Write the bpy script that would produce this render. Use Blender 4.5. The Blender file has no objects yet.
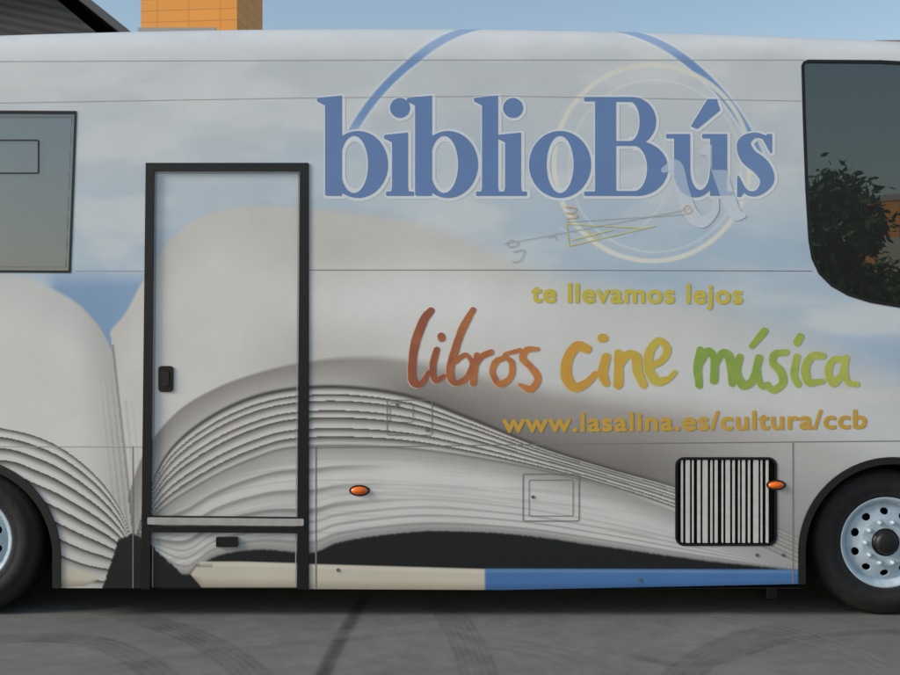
import bpy, math, random
import numpy as np
from mathutils import Vector
random.seed(4); np.random.seed(4)
sc=bpy.context.scene
S=160.0; CX=450.0; GY=618.0; EYE=1.753; DIST=6.8; F=1088.0
def WX(px): return (px-CX)/S
def WZ(py): return (GY-py)/S
def lin(c):
    c=np.asarray(c,dtype=float)/255.0
    return np.where(c<=0.04045,c/12.92,((c+0.055)/1.055)**2.4)
KP=1.16   # print albedo scale

# ------------------------------------------------------------------ materials
def mat(name,rgb,rough=0.6,metal=0.0,spec=0.5,coat=0.0,noise=0.0,nscale=20.0,bump=0.0,srgb=True):
    m=bpy.data.materials.new(name); m.use_nodes=True
    nt=m.node_tree; b=nt.nodes['Principled BSDF']
    c=list(lin(rgb)) if srgb else list(rgb)
    b.inputs['Base Color'].default_value=(*c,1)
    b.inputs['Roughness'].default_value=rough
    b.inputs['Metallic'].default_value=metal
    b.inputs['Specular IOR Level'].default_value=spec
    b.inputs['Coat Weight'].default_value=coat
    if noise>0 or bump>0:
        tc=nt.nodes.new('ShaderNodeTexCoord'); n=nt.nodes.new('ShaderNodeTexNoise')
        n.inputs['Scale'].default_value=nscale; n.inputs['Detail'].default_value=6
        nt.links.new(tc.outputs['Object'],n.inputs['Vector'])
        if noise>0:
            r=nt.nodes.new('ShaderNodeMapRange'); r.inputs['From Min'].default_value=0.3; r.inputs['From Max'].default_value=0.7
            r.inputs['To Min'].default_value=1-noise; r.inputs['To Max'].default_value=1+noise
            mx=nt.nodes.new('ShaderNodeVectorMath'); mx.operation='SCALE'
            mx.inputs[0].default_value=c
            nt.links.new(n.outputs['Fac'],r.inputs['Value']); nt.links.new(r.outputs['Result'],mx.inputs['Scale'])
            nt.links.new(mx.outputs['Vector'],b.inputs['Base Color'])
        if bump>0:
            bp=nt.nodes.new('ShaderNodeBump'); bp.inputs['Strength'].default_value=bump; bp.inputs['Distance'].default_value=0.01
            nt.links.new(n.outputs['Fac'],bp.inputs['Height']); nt.links.new(bp.outputs['Normal'],b.inputs['Normal'])
    return m
def vcmat(name,rough=0.35,coat=0.35):
    m=bpy.data.materials.new(name); m.use_nodes=True
    nt=m.node_tree; b=nt.nodes['Principled BSDF']
    a=nt.nodes.new('ShaderNodeAttribute'); a.attribute_name='Col'
    tc=nt.nodes.new('ShaderNodeTexCoord'); n=nt.nodes.new('ShaderNodeTexNoise')
    n.inputs['Scale'].default_value=2.2; n.inputs['Detail'].default_value=8; n.inputs['Roughness'].default_value=0.65
    r=nt.nodes.new('ShaderNodeMapRange'); r.inputs['From Min'].default_value=0.3; r.inputs['From Max'].default_value=0.7
    r.inputs['To Min'].default_value=0.93; r.inputs['To Max'].default_value=1.03
    # road grime gathering on the skirt
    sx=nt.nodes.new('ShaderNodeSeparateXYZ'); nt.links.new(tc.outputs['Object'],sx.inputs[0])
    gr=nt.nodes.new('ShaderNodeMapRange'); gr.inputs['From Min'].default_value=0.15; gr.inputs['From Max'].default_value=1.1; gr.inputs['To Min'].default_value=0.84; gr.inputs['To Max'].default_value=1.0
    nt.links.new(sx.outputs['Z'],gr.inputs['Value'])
    mm=nt.nodes.new('ShaderNodeMath'); mm.operation='MULTIPLY'
    mx=nt.nodes.new('ShaderNodeVectorMath'); mx.operation='SCALE'
    nt.links.new(tc.outputs['Object'],n.inputs['Vector'])
    nt.links.new(n.outputs['Fac'],r.inputs['Value']); nt.links.new(a.outputs['Color'],mx.inputs[0])
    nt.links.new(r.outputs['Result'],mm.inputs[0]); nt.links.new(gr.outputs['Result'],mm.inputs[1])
    nt.links.new(mm.outputs[0],mx.inputs['Scale']); nt.links.new(mx.outputs['Vector'],b.inputs['Base Color'])
    n2=nt.nodes.new('ShaderNodeTexNoise'); n2.inputs['Scale'].default_value=1.3; n2.inputs['Detail'].default_value=2
    bp=nt.nodes.new('ShaderNodeBump'); bp.inputs['Strength'].default_value=0.16; bp.inputs['Distance'].default_value=0.02
    nt.links.new(tc.outputs['Object'],n2.inputs['Vector'])
    nt.links.new(n2.outputs['Fac'],bp.inputs['Height']); nt.links.new(bp.outputs['Normal'],b.inputs['Normal'])
    nt.links.new(bp.outputs['Normal'],b.inputs['Coat Normal'])
    b.inputs['Roughness'].default_value=rough; b.inputs['Coat Weight'].default_value=coat; b.inputs['Coat Roughness'].default_value=0.12
    return m
def glassmat(name,rgb,refl,rough=0.01):
    m=bpy.data.materials.new(name); m.use_nodes=True
    nt=m.node_tree; b=nt.nodes['Principled BSDF']
    b.inputs['Base Color'].default_value=(*lin(rgb),1); b.inputs['Roughness'].default_value=0.3
    g=nt.nodes.new('ShaderNodeBsdfGlossy'); g.inputs['Roughness'].default_value=rough
    g.inputs['Color'].default_value=(0.95,1,0.98,1)
    mx=nt.nodes.new('ShaderNodeMixShader'); mx.inputs[0].default_value=refl
    nt.links.new(b.outputs[0],mx.inputs[1]); nt.links.new(g.outputs[0],mx.inputs[2])
    nt.links.new(mx.outputs[0],nt.nodes['Material Output'].inputs[0])
    return m
M_wrap=vcmat('printed_vinyl_wrap')
M_let=vcmat('vinyl_lettering',0.4,0.3)
M_black=mat('black_rubber',(22,22,23),0.5,noise=0.15)
M_blackp=mat('black_paint',(18,18,20),0.35)
M_seam=mat('panel_seam',(134,132,129),0.7)
M_seaml=mat('panel_seam_light',(176,176,174),0.6)
M_tyre=mat('tyre_rubber',(30,30,31),0.75,noise=0.25,nscale=30,bump=0.3)
M_rim=mat('rim_paint',(180,198,210),0.4,noise=0.12,nscale=25)
M_dark=mat('underbody_dark',(14,14,14),0.9)
M_metal=mat('bare_metal',(150,150,150),0.35,metal=0.9)
M_orange=mat('orange_lens',(240,110,15),0.2,coat=0.6)
M_glassR=glassmat('tinted_glass',(12,15,15),0.13)
M_glassL=glassmat('window_glass',(92,100,112),0.12,0.03)
M_sill=mat('sill_aluminium',(178,175,171),0.4,noise=0.1)

# ------------------------------------------------------------------ helpers
bus=bpy.data.objects.new('library_bus',None); sc.collection.objects.link(bus)
def link(ob,parent=None):
    sc.collection.objects.link(ob)
    if parent is not None: ob.parent=parent
    return ob
def mk(name,verts,faces,m,parent=None,smooth=False):
    me=bpy.data.meshes.new(name); me.from_pydata([tuple(v) for v in verts],[],faces); me.update()
    if m: me.materials.append(m)
    if smooth: me.polygons.foreach_set('use_smooth',[True]*len(me.polygons))
    return link(bpy.data.objects.new(name,me),parent)
def box(name,x0,x1,y0,y1,z0,z1,m,parent=None,bevel=0.0):
    v=[(x,y,z) for z in (z0,z1) for y in (y0,y1) for x in (x0,x1)]
    f=[(0,2,3,1),(4,5,7,6),(0,1,5,4),(2,6,7,3),(0,4,6,2),(1,3,7,5)]
    ob=mk(name,v,f,m,parent)
    if bevel>0:
        b=ob.modifiers.new('b','BEVEL'); b.width=bevel; b.segments=3
    return ob
def iso(name,x0,y0,x1,y1,step,sdf,off,m,paint=None,parent=bus,wmap=None,solid=0.0,smooth=False,stepy=None):
    nx=max(2,int(math.ceil((x1-x0)/step))+1); ny=max(2,int(math.ceil((y1-y0)/(stepy or step)))+1)
    xs=np.linspace(x0,x1,nx); ys=np.linspace(y0,y1,ny)
    X,Y=np.meshgrid(xs,ys)
    D=sdf(X,Y); D=np.where(np.abs(D)<1e-6,1e-6,D)
    I=D<0
    c=I[:-1,:-1].astype(int)+I[1:,:-1]+I[:-1,1:]+I[1:,1:]
    idx=-np.ones(D.shape,dtype=np.int64); 
    idx[I]=np.arange(I.sum())
    PX=list(X[I]); PY=list(Y[I])
    j,i=np.nonzero(c==4)
    faces=np.stack([idx[j,i],idx[j+1,i],idx[j+1,i+1],idx[j,i+1]],1).tolist()
    cache={}
    def cross(a,b):
        k=(a,b) if a<b else (b,a)
        if k in cache: return cache[k]
        d0=D[k[0]]; d1=D[k[1]]; t=d0/(d0-d1)
        PX.append(X[k[0]]*(1-t)+X[k[1]]*t); PY.append(Y[k[0]]*(1-t)+Y[k[1]]*t)
        cache[k]=len(PX)-1; return cache[k]
    jj,ii=np.nonzero((c>0)&(c<4))
    for j,i in zip(jj.tolist(),ii.tolist()):
        cs=[(j,i),(j+1,i),(j+1,i+1),(j,i+1)]
        poly=[]
        for q in range(4):
            a=cs[q]; b=cs[(q+1)%4]
            if I[a]: poly.append(int(idx[a]))
            if I[a]!=I[b]: poly.append(cross(a,b))
        if len(poly)>=3: faces.append(poly)
    PX=np.array(PX); PY=np.array(PY)
    if wmap is None:
        V=np.stack([WX(PX),np.full(len(PX),off),WZ(PY)],1)
    else: V=wmap(PX,PY,off)
    me=bpy.data.meshes.new(name); me.from_pydata(V.tolist(),[],faces)
    if paint is not None:
        col=paint(PX,PY)
        g=col.mean(1,keepdims=True); col=g+(col-g)*0.92
        a=me.color_attributes.new('Col','FLOAT_COLOR','POINT')
        a.data.foreach_set('color',np.concatenate([np.clip(lin(np.clip(col,0,255))*KP,0,0.9),np.ones((len(PX),1))],1).astype(np.float32).ravel())
    me.update(); me.materials.append(m)
    if smooth: me.polygons.foreach_set('use_smooth',[True]*len(me.polygons))
    ob=link(bpy.data.objects.new(name,me),parent)
    if solid>0:
        s=ob.modifiers.new('s','SOLIDIFY'); s.thickness=solid; s.offset=-1
    return ob
def flat(rgb): return lambda x,y: np.tile(np.array(rgb,float),(len(x),1))
# sdf primitives
def sbox(x,y,a,b,c,d,r=0.0):
    dx=np.abs(x-(a+c)/2)-(abs(c-a)/2-r); dy=np.abs(y-(b+d)/2)-(abs(d-b)/2-r)
    return np.hypot(np.maximum(dx,0),np.maximum(dy,0))+np.minimum(np.maximum(dx,dy),0)-r
def sell(x,y,cx,cy,rx,ry): return (np.hypot((x-cx)/rx,(y-cy)/ry)-1)*min(rx,ry)
def spoly(x,y,P):
    P=np.array(P,float); d=np.full(x.shape,1e18); s=np.ones(x.shape)
    n=len(P)
    for k in range(n):
        a=P[k]; b=P[k-1]; e=b-a
        wx=x-a[0]; wy=y-a[1]
        t=np.clip((wx*e[0]+wy*e[1])/(e@e),0,1)
        bx=wx-e[0]*t; by=wy-e[1]*t
        d=np.minimum(d,bx*bx+by*by)
        c1=y>=a[1]; c2=y<b[1]; c3=e[0]*wy>e[1]*wx
        s=np.where((c1&c2&c3)|(~c1&~c2&~c3),-s,s)
    return s*np.sqrt(d)
def crom(P,n=7):
    P=np.array(P,float); 
    if len(P)==2: return P
    Q=np.vstack([2*P[0]-P[1],P,2*P[-1]-P[-2]]); out=[]
    for i in range(1,len(Q)-2):
        p0,p1,p2,p3=Q[i-1],Q[i],Q[i+1],Q[i+2]
        for t in np.linspace(0,1,n,endpoint=False):
            out.append(0.5*((2*p1)+(-p0+p2)*t+(2*p0-5*p1+4*p2-p3)*t*t+(-p0+3*p1-3*p2+p3)*t**3))
    out.append(P[-1]); return np.array(out)
def sstroke(x,y,P,r=3.0,smooth=True):
    P=[tuple(p)+((r,) if len(p)==2 else ()) for p in P]
    P=crom(P) if smooth else np.array(P,float)
    d=np.full(np.shape(x),1e9)
    for a,b in zip(P[:-1],P[1:]):
        e=b[:2]-a[:2]; L=e@e+1e-9
        t=np.clip(((x-a[0])*e[0]+(y-a[1])*e[1])/L,0,1)
        d=np.minimum(d,np.hypot(x-a[0]-e[0]*t,y-a[1]-e[1]*t)-(a[2]+(b[2]-a[2])*t))
    return d
def U(*a):
    r=a[0]
    for q in a[1:]: r=np.minimum(r,q)
    return r
def curve(x,P):
    P=crom([(p[0],p[1]) for p in P],10)
    return np.interp(x,P[:,0],P[:,1])
def ss(a,b,x):
    t=np.clip((x-a)/(b-a),0,1); return t*t*(3-2*t)
def vnoise(x,y,seed):
    rs=np.random.RandomState(seed); T=rs.rand(64,64)
    xi=np.floor(x).astype(int); yi=np.floor(y).astype(int); fx=x-xi; fy=y-yi
    fx=fx*fx*(3-2*fx); fy=fy*fy*(3-2*fy)
    g=lambda a,b:T[b%64,a%64]
    return (g(xi,yi)*(1-fx)+g(xi+1,yi)*fx)*(1-fy)+(g(xi,yi+1)*(1-fx)+g(xi+1,yi+1)*fx)*fy
def fbm(x,y,seed,o=4):
    v=0;a=0.5
    for k in range(o):
        v=v+a*vnoise(x*2**k,y*2**k,seed+k); a*=0.5
    return v/(1-0.5**o)

# ------------------------------------------------------------------ printed livery
def roofpy(x): 
    xx=np.clip(x,-420,1000); return 25+((xx-380)/520.0)**2*13*np.where(xx<380,0.95,1)
def bottom(x): return np.interp(x,[-500,57,300,500,800,1200],[588,588,589,590,584,582])
T0=[(-500,250),(-200,262),(0,272),(45,284),(75,300),(95,320),(110,345),(130,400)]
T1=[(90,380),(108,334),(125,312),(140,284),(160,250),(185,224),(215,209),(260,203),(310,205),(380,210),(440,222),(480,238),(520,256),(580,272),(660,286),(740,300),(820,328),(900,365),(1200,480)]
T2=[(110,560),(133,480),(150,442),(180,408),(220,385),(260,371),(298,362),(350,355),(410,356),(480,368),(560,382),(640,390),(720,398),(800,410),(900,436),(1200,500)]
T3=[(110,575),(133,545),(150,488),(170,450),(205,420),(250,398),(298,388),(350,387),(410,396),(470,418),(540,446),(610,468),(680,488),(760,520),(900,575),(1200,640)]
T6=[(110,580),(133,552),(155,515),(200,484),(250,460),(300,447),(400,448),(500,462),(600,485),(700,520),(800,566),(900,600),(1200,660)]
BB=[(110,548),(133,536),(155,556),(185,574),(215,556),(260,549),(310,552),(340,541),(400,532),(450,530),(520,534),(600,545),(700,559),(790,569),(830,575),(1200,590)]
LU=[(-500,470),(-60,424),(0,428),(50,442),(90,470),(118,505),(134,545)]
LL=[(-500,640),(-60,560),(0,515),(40,530),(80,548),(110,558),(134,566)]
def paint(x,y):
    # the cornice rows (y<62) are wrapped on a quarter round
    y=np.where(y<62,62-34*np.sin(np.clip((62-y)/34.0,0,1)*np.pi/2),y)
    n=len(x); col=np.zeros((n,3))
    def put(c,m):
        nonlocal col
        c=np.asarray(c,float)
        m=np.clip(m,0,1)[:,None]; col=col*(1-m)+c*m
    t=ss(90,250,y)
    col[:]=np.array((198,204,208)); put((178,197,213),t*0.9)
    cl=fbm(x/110.0,y/36.0,11); put((213,217,219),ss(0.45,0.68,cl)*0.7)
    put((170,191,211),ss(0.5,0.72,fbm(x/160.0+9,y/60.0,31))*0.4*ss(90,160,y))
    put((160,185,209),0.5*ss(470,620,x)*ss(170,230,y)*(1-ss(275,300,y)))
    put((124,158,200),0.95*ss(40,60,x)*(1-ss(150,170,x))*ss(262,290,y))
    put((152,177,206),0.55*ss(790,880,x)*ss(325,350,y)*(1-ss(362,385,y)))
    # right page
    crx=np.interp(y,[330,540],[110,133])
    R=(x>crx); Rm=R.astype(float)
    t1=curve(x,T1); soft=np.interp(x,[110,300,420,600,900],[3,6,16,24,34])
    mpage=Rm*np.clip((y-t1)/soft,0,1)
    d=y-t1
    pg=np.array((202,199,194))[None]*(1-ss(6,70,d))[:,None]+np.array((211,210,207))[None]*ss(6,70,d)[:,None]
    put(pg,mpage*np.interp(x,[0,480,560,700,1200],[1,1,0.85,0.72,0.7]))
    put((224,225,225),Rm*0.85*np.exp(-((x-440)/120)**2-((y-(305))/32)**2))  # white page centre, with a spot of glare painted into its colour
    put((188,184,179),Rm*0.5*np.exp(-((x-330)/60)**2-((y-(250))/26)**2))
    put((214,213,211),Rm*0.6*np.exp(-((x-200)/50)**2-((y-(340))/60)**2))
    put((188,184,180),Rm*0.55*ss(220,300,x)*(1-ss(330,420,x))*ss(300,360,y))
    # second page shadow
    t2=curve(x,T2); t3=curve(x,T3); t6=curve(x,T6)
    u=np.clip((y-t2)/np.maximum(t3-t2,3),0,1)
    lef=1-ss(330,440,x)
    c2=np.array((142,137,134))[None]*(1-u)[:,None]+np.array((188,184,180))[None]*u[:,None]
    c2b=np.array((184,178,171))[None]*(1-u)[:,None]+np.array((120,115,112))[None]*u[:,None]
    c2=c2*lef[:,None]+c2b*(1-lef)[:,None]
    soft2=np.interp(x,[150,300,400,600,900],[2,3,8,22,40])
    fade=np.interp(x,[0,640,780,900],[1,1,0.55,0.35])
    put(c2,Rm*np.clip((y-t2)/soft2,0,1)*fade)
    # pages fan
    v=(y-t3)/np.maximum(t6-t3,2)
    th=t6-t3
    edges=[0,0.13,0.24,0.40,0.52,0.70,0.84,1.0]
    vv=np.clip(v,0,1); lo=np.zeros(n); hi=np.ones(n)
    for q in range(len(edges)-1):
        m=(vv>=edges[q])&(vv<=edges[q+1]); lo[m]=edges[q]; hi[m]=edges[q+1]
    fr=(vv-lo)/(hi-lo)
    sh=ss(0,0.85,fr)*0.85+0.15*fr
    root=np.array((114,109,105))
    cw=root[None]*(1-sh)[:,None]+np.array((216,214,211))[None]*sh[:,None]
    put(cw,Rm*(v>0)*np.interp(x,[0,690,760],[1,1,0.35]))
    dl=fr*(hi-lo)*th
    put((70,66,63),Rm*(v>0)*(v<1)*np.exp(-(dl/1.7)**2)*0.85*np.interp(x,[0,400,640,720],[1,0.95,0.6,0.1]))
    put((165,160,157),Rm*(v>0)*(v<1)*ss(0.6,1,0.5+0.5*np.sin(vv*2*np.pi*20))*0.22)
    put((66,62,60),Rm*np.exp(-((y-t3)/1.7)**2)*0.85*np.interp(x,[0,450,640,700],[1,0.9,0.5,0]))
    # lower white page
    w=y-t6; bb=curve(x,BB)
    lowc=np.array((168,165,162))[None]*(1-ss(0,24,w))[:,None]+np.array((217,216,214))[None]*ss(0,24,w)[:,None]
    put(lowc,Rm*np.clip(w/2,0,1))
    put((84,80,78),Rm*np.exp(-((w)/1.5)**2)*0.65*(1-ss(560,700,x)))
    put((172,176,180),Rm*ss(620,760,x)*0.5*(w>0))
    span=np.maximum(bb-t6,4); uu=np.clip(w/span,0,1)
    for uc,am in ((0.22,0.55),(0.42,0.5),(0.60,0.5)):
        dd_=(uu-uc)*span
        put((98,94,92),Rm*(w>0)*am*np.where(dd_<0,np.exp(-(dd_/1.2)**2),np.exp(-(dd_/4.5)**2))*(1-ss(300,420,x)))
    ln=np.sin(uu*2*np.pi*10+1.2*vnoise(x/70.0,y/30.0,8))
    put((118,115,113),Rm*(w>0)*ss(0.2,0.95,ln)*0.40*ss(0.35,0.85,uu))
    put((104,101,100),Rm*(w>0)*ss(0.86,1.0,uu)*0.5)
    put((164,162,160),Rm*(w>0)*0.28*ss(0.6,0.8,vnoise(x/90.0,(y-t6*0.5)/1.8,77)))
    # left page
    Lm=(~R)*1.0
    t0=curve(x,T0); d0=y-t0
    lp=np.array((200,201,201))[None]*(1-ss(0,60,d0))[:,None]+np.array((213,212,210))[None]*ss(0,60,d0)[:,None]
    put(lp,Lm*np.clip(d0/4,0,1))
    put((170,167,165),Lm*(d0>0)*ss(-45,0,x-crx)*0.5)
    lines=0.5+0.5*np.sin((x-crx)*1.15)
    put((128,126,124),Lm*(d0>4)*ss(-24,-6,x-crx)*ss(0.5,1,lines)*0.35*ss(350,440,y))
    lu=curve(x,LU); ll=curve(x,LL)
    v=(y-lu)/np.maximum(ll-lu,3); k=7.0
    vv=np.clip(v,0,1.6)**0.85*k; fr=vv-np.floor(vv); sh=ss(0,0.75,fr)
    cw=np.array((108,104,101))[None]*(1-sh)[:,None]+np.array((216,214,211))[None]*sh[:,None]
    put(cw,Lm*(v>0)*np.clip(1.7-v,0,1))
    put((64,60,59),Lm*(v>0)*(v<1.5)*np.exp(-((fr*(ll-lu)/k)/1.8)**2)*0.85)
    put((66,62,60),Rm*np.exp(-((x-crx-1)/1.2)**2)*0.5*(y>345)*(y<540))
    sh2=0.5+0.5*np.sin((x-crx)*1.0)
    put((160,156,153),Rm*ss(22,6,x-crx)*(x>crx)*(y>400)*(1-ss(530,545,y))*0.3*ss(0.4,1,sh2)*(x<142))
    # dark gutter
    feather=2.5*vnoise(x/1.6,y/9.0,41)+3*vnoise(x/9.0,y/30.0,43)
    gut=np.interp(x,[40,92,104,112,118,133,140,150,162,176,190,200],[620,604,584,560,540,532,536,545,556,566,588,600])
    put((26,26,28),(y>gut+feather-3)*ss(0,3,y-(gut+feather-3))*(x<215))
    put((22,23,26),Rm*ss(-0.5,2.2,y-bb-0.8*vnoise(x/2.0,y*0,12))*(x>135))
    # covers
    be=np.array((214,207,188)); ed=np.array((172,162,142))
    def bandp(a,b,top,bot,c,cd):
        m=ss(a-0.8,a+0.8,x)*ss(b+0.8,b-0.8,x)*ss(-1,0.8,y-top)*ss(-1,0.8,bot-y)
        u=np.clip((y-top)/np.maximum(bot-top,1),0,1)
        cc=np.array(c)[None]*(1-ss(0.5,1,u))[:,None]+np.array(cd)[None]*ss(0.5,1,u)[:,None]
        put(cc,m)
    top=np.interp(x,[189,200,240,486],[576,562,562,569]); bot=np.interp(x,[189,203,486],[574,590,592])
    bandp(189,486,top,bot,be,ed)
    put((120,108,92),(x>189)*(x<212)*ss(2.5,0.8,np.abs(y-np.interp(x,[189,195,212],[575,566,566])))*0.6)
    put((232,226,212),(x>200)*(x<486)*np.exp(-((y-top-3)/1.6)**2)*0.5)
    top=np.interp(x,[485,800,1200],[568.5,569.5,572]); bot=np.interp(x,[485,800],[592,588])
    bandp(485,1100,top,bot,(72,124,186),(56,98,156))
    put((120,160,205),(x>486)*np.exp(-((y-top-2.5)/1.6)**2)*0.6)
    top=np.interp(x,[-60,60,98],[560,563,577]); bot=np.interp(x,[-60,60,85,98],[586,588,586,580])
    bandp(-60,98,top,bot,be,ed)
    def ring(cx,cy,r,w,c,a,m): put(c,m*a*ss(w+0.9,w-0.9,np.abs(np.hypot(x-cx,y-cy)-r)))
    gx=np.where(x>550,np.interp(x,[550,690,780],[1,1,0.85]),1)
    gy=np.where(x<550,ss(160,110,y),ss(200,150,y))
    ring(550,241,226,6.2,(222,228,232),0.6,gy*gx)
    ring(550,241,226,4.0,(108,146,200),0.97,gy*gx)
    ring(652,163,98,2.4,(224,222,210),0.9,1.0*(y>0))
    ring(655,166,86,0.9,(226,226,220),0.5,1.0*(y>0))
    ring(600,170,70,0.8,(220,223,224),0.5,1.0*(x>560))
    put((188,193,194),ss(62,50,y)*0.35)
    return np.clip(col,0,255)

# ------------------------------------------------------------------ body shell
ARR=(893,552,92)
def archR(x,y): return U(np.hypot((x-893),(y-552))-92, sbox(x,y,801,552,985,700))
def archL(x,y): return U(np.hypot((x+38),(y-556))-96, sbox(x,y,-134,556,58,700))
WR=[(803,66),(804.5,63),(808,61.5),(880,62),(975,67),(990,90),(1000,316),(940,311),(900,306),(870,301),(848,294),(832,285),(820,273),(813,258),(810,240),(807,190),(804.5,120)]
def winR(x,y): return spoly(x,y,WR)
WL=[(-250,110),(76,112),(70,272),(-250,270)]
def winL(x,y): return spoly(x,y,WL)
DI=[(154,171),(300,171),(297,600),(150,600)]
DO=[(146,163),(309,163),(309,600),(141,600)]
def doorI(x,y): return spoly(x,y,DI)
def vent(x,y): return sbox(x,y,676,458,776,545,8)
XL,XR=-420,1130
def bodysdf(x,y):
    d=y-bottom(x)
    for f in (archR,archL,winR,winL,doorI,vent): d=np.maximum(d,-f(x,y))
    return d
RD=0.20
def roofmap(px,py,off):
    a=np.clip((62-py)/34.0,0,1)*math.pi/2
    h=(62-roofpy(px)+4)/S
    z=np.where(py<62,WZ(62)+h*np.sin(a),WZ(py))
    y=off+np.where(py<62,RD*(1-np.cos(a)),0)
    return np.stack([WX(px),y,z],1)
iso('side_panel_middle',-5,28,905,600,1.3,bodysdf,0.0,M_wrap,paint,wmap=roofmap,smooth=True,stepy=0.75)
iso('side_panel_rear',XL,28,-5,600,4,bodysdf,0.0,M_wrap,paint,wmap=roofmap,smooth=True,stepy=1.5)
iso('side_panel_front',905,28,XR,600,3,bodysdf,0.0,M_wrap,paint,wmap=roofmap,smooth=True,stepy=1.5)
iso('door_panel',148,169,302,600,1.2,lambda x,y:np.maximum(spoly(x,y,DI)-1.5,y-588),0.014,M_wrap,paint,smooth=True,stepy=0.75)
xs=np.linspace(XL,XR,40); v=[];f=[]
for x in xs:
    top=WZ(62)+(62-float(roofpy(x))+4)/S
    v+= [(WX(x),RD,top),(WX(x),1.25,top+0.03),(WX(x),2.5-RD,top),(WX(x),2.5,WZ(62)),(WX(x),2.5,0.2)]
for k in range(len(xs)-1):
    for q in range(4):
        a=k*5+q; f.append((a,a+5,a+6,a+1))
M_white=mat('white_paint',(200,203,203),0.4,noise=0.05,nscale=3)
mk('roof_and_far_side',v,f,M_white,bus)
def endcap(name,px):
    x=WX(px); top=WZ(62)+(62-float(roofpy(px))+4)/S
    pts=[(x,0,0.2),(x,0,WZ(62))]
    for a in np.linspace(0.2,math.pi/2,5): pts.append((x,RD*(1-math.cos(a)),WZ(62)+(top-WZ(62))*math.sin(a)))
    pts+=[(x,1.25,top+0.03),(x,2.5-RD,top),(x,2.5,WZ(62)),(x,2.5,0.2)]
    mk(name,pts,[list(range(len(pts)))],M_white,bus)
endcap('front_end',XR); endcap('rear_end',XL)
box('windscreen',WX(XR),WX(XR)+0.02,0.12,2.38,1.2,3.2,M_glassR,bus,0.01)
box('front_bumper',WX(XR),WX(XR)+0.12,0.0,2.5,0.25,0.6,M_black,bus,0.04)
for yy in (0.3,2.2): box('headlight',WX(XR),WX(XR)+0.05,yy-0.15,yy+0.15,0.68,0.88,M_sill,bus,0.02)
box('rear_window',WX(XL)-0.02,WX(XL),0.3,2.2,1.7,2.9,M_glassR,bus,0.01)
def yplane(name,x0,x1,y0,y1,z,m): mk(name,[(x0,y0,z),(x1,y0,z),(x1,y1,z),(x0,y1,z)],[(0,1,2,3)],m,bus)
box('inner_wall',WX(XL)+.1,WX(XR)-.1,0.55,0.57,0.3,3.3,M_dark,bus)
yplane('underbody_a',WX(60),WX(800),0.0,2.5,0.185,M_dark)
yplane('underbody_b',WX(XL),WX(-136),0.0,2.5,0.20,M_dark)
yplane('underbody_c',WX(987),WX(XR),0.0,2.5,0.22,M_dark)
box('axle',WX(-160),WX(-150),0.5,2.4,0.3,0.4,M_dark,bus)
for nm,(cx,cy,r) in (('wheel_well_front',ARR),('wheel_well_rear',(-38,556,96))):
    v=[];f=[];N=40
    for k in range(N+1):
        a=math.pi*k/N
        for yy in (0.003,0.6): v.append((WX(cx)+r/S*math.cos(a),yy,WZ(cy)+r/S*math.sin(a)))
    v+= [(WX(cx)+r/S,0.003,0.2),(WX(cx)+r/S,0.6,0.2),(WX(cx)-r/S,0.003,0.2),(WX(cx)-r/S,0.6,0.2)]
    for k in range(N): f.append((2*k,2*k+1,2*k+3,2*k+2))
    b=2*(N+1); f+=[(0,b,b+1,1),(2*N,2*N+1,b+3,b+2)]
    mk(nm,v,f,M_dark,bus)
iso('wheel_arch_trim_front',780,440,1010,588,1.5,lambda x,y:np.maximum(np.maximum(archR(x,y)-3,-(archR(x,y)+4)),y-584),-0.012,M_black,solid=0.03)
iso('wheel_arch_trim_rear',-150,440,80,592,1.5,lambda x,y:np.maximum(np.maximum(archL(x,y)-3,-(archL(x,y)+5)),y-588),-0.012,M_black,solid=0.03)
# windows
iso('driver_window_glass',798,55,1010,320,2,lambda x,y:winR(x,y)-0.5,0.006,M_glassR)
iso('driver_window_seal',795,52,1012,322,1,lambda x,y:np.abs(winR(x,y)-0.2)-1.6,-0.004,M_black,solid=0.01)
iso('side_window_glass',-260,100,90,285,2,lambda x,y:winL(x,y)-0.5,0.012,M_glassL)
iso('side_window_seal',-260,100,90,285,1,lambda x,y:np.abs(winL(x,y)+0.2)-1.2,-0.003,M_black,solid=0.016)
iso('sliding_pane_frame',-150,130,50,182,0.7,lambda x,y:np.abs(sbox(x,y,-140,140,38,173,1))-0.6,0.004,M_black)
iso('window_mullion',-150,110,-140,275,1.5,lambda x,y:sbox(x,y,-147,112,-144,271),0.003,M_black)
iso('window_inner_line',-260,100,90,285,0.8,lambda x,y:np.abs(winL(x,y)+5)-0.35,0.009,M_seam)
# door frame
def dframe(x,y): return np.maximum(np.maximum(spoly(x,y,DO),-spoly(x,y,DI)),y-589)
iso('door_frame',136,158,314,592,1,dframe,-0.008,M_blackp,solid=0.024)
iso('door_frame_lip',136,158,314,592,0.7,lambda x,y:np.maximum(np.abs(spoly(x,y,DI)+1.8)-0.5,y-588),0.012,M_seaml)
def qbar(name,P,off,m,solid=0.0,step=1.0,r=0.0):
    P=np.array(P,float)
    return iso(name,P[:,0].min()-2,P[:,1].min()-2,P[:,0].max()+2,P[:,1].max()+2,step,lambda x,y:spoly(x,y,P)-r,off,m,solid=solid)
qbar('door_sill',[(150,526),(306,527),(306,533),(150,532)],-0.011,M_blackp,0.028)
qbar('door_sill_plate',[(148,517),(304,518.5),(304,525.5),(148,524)],-0.016,M_sill,0.03)
qbar('door_sill_lip',[(148,515.5),(304,517),(304,518.3),(148,516.8)],-0.013,M_blackp,0.02,0.5)
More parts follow.
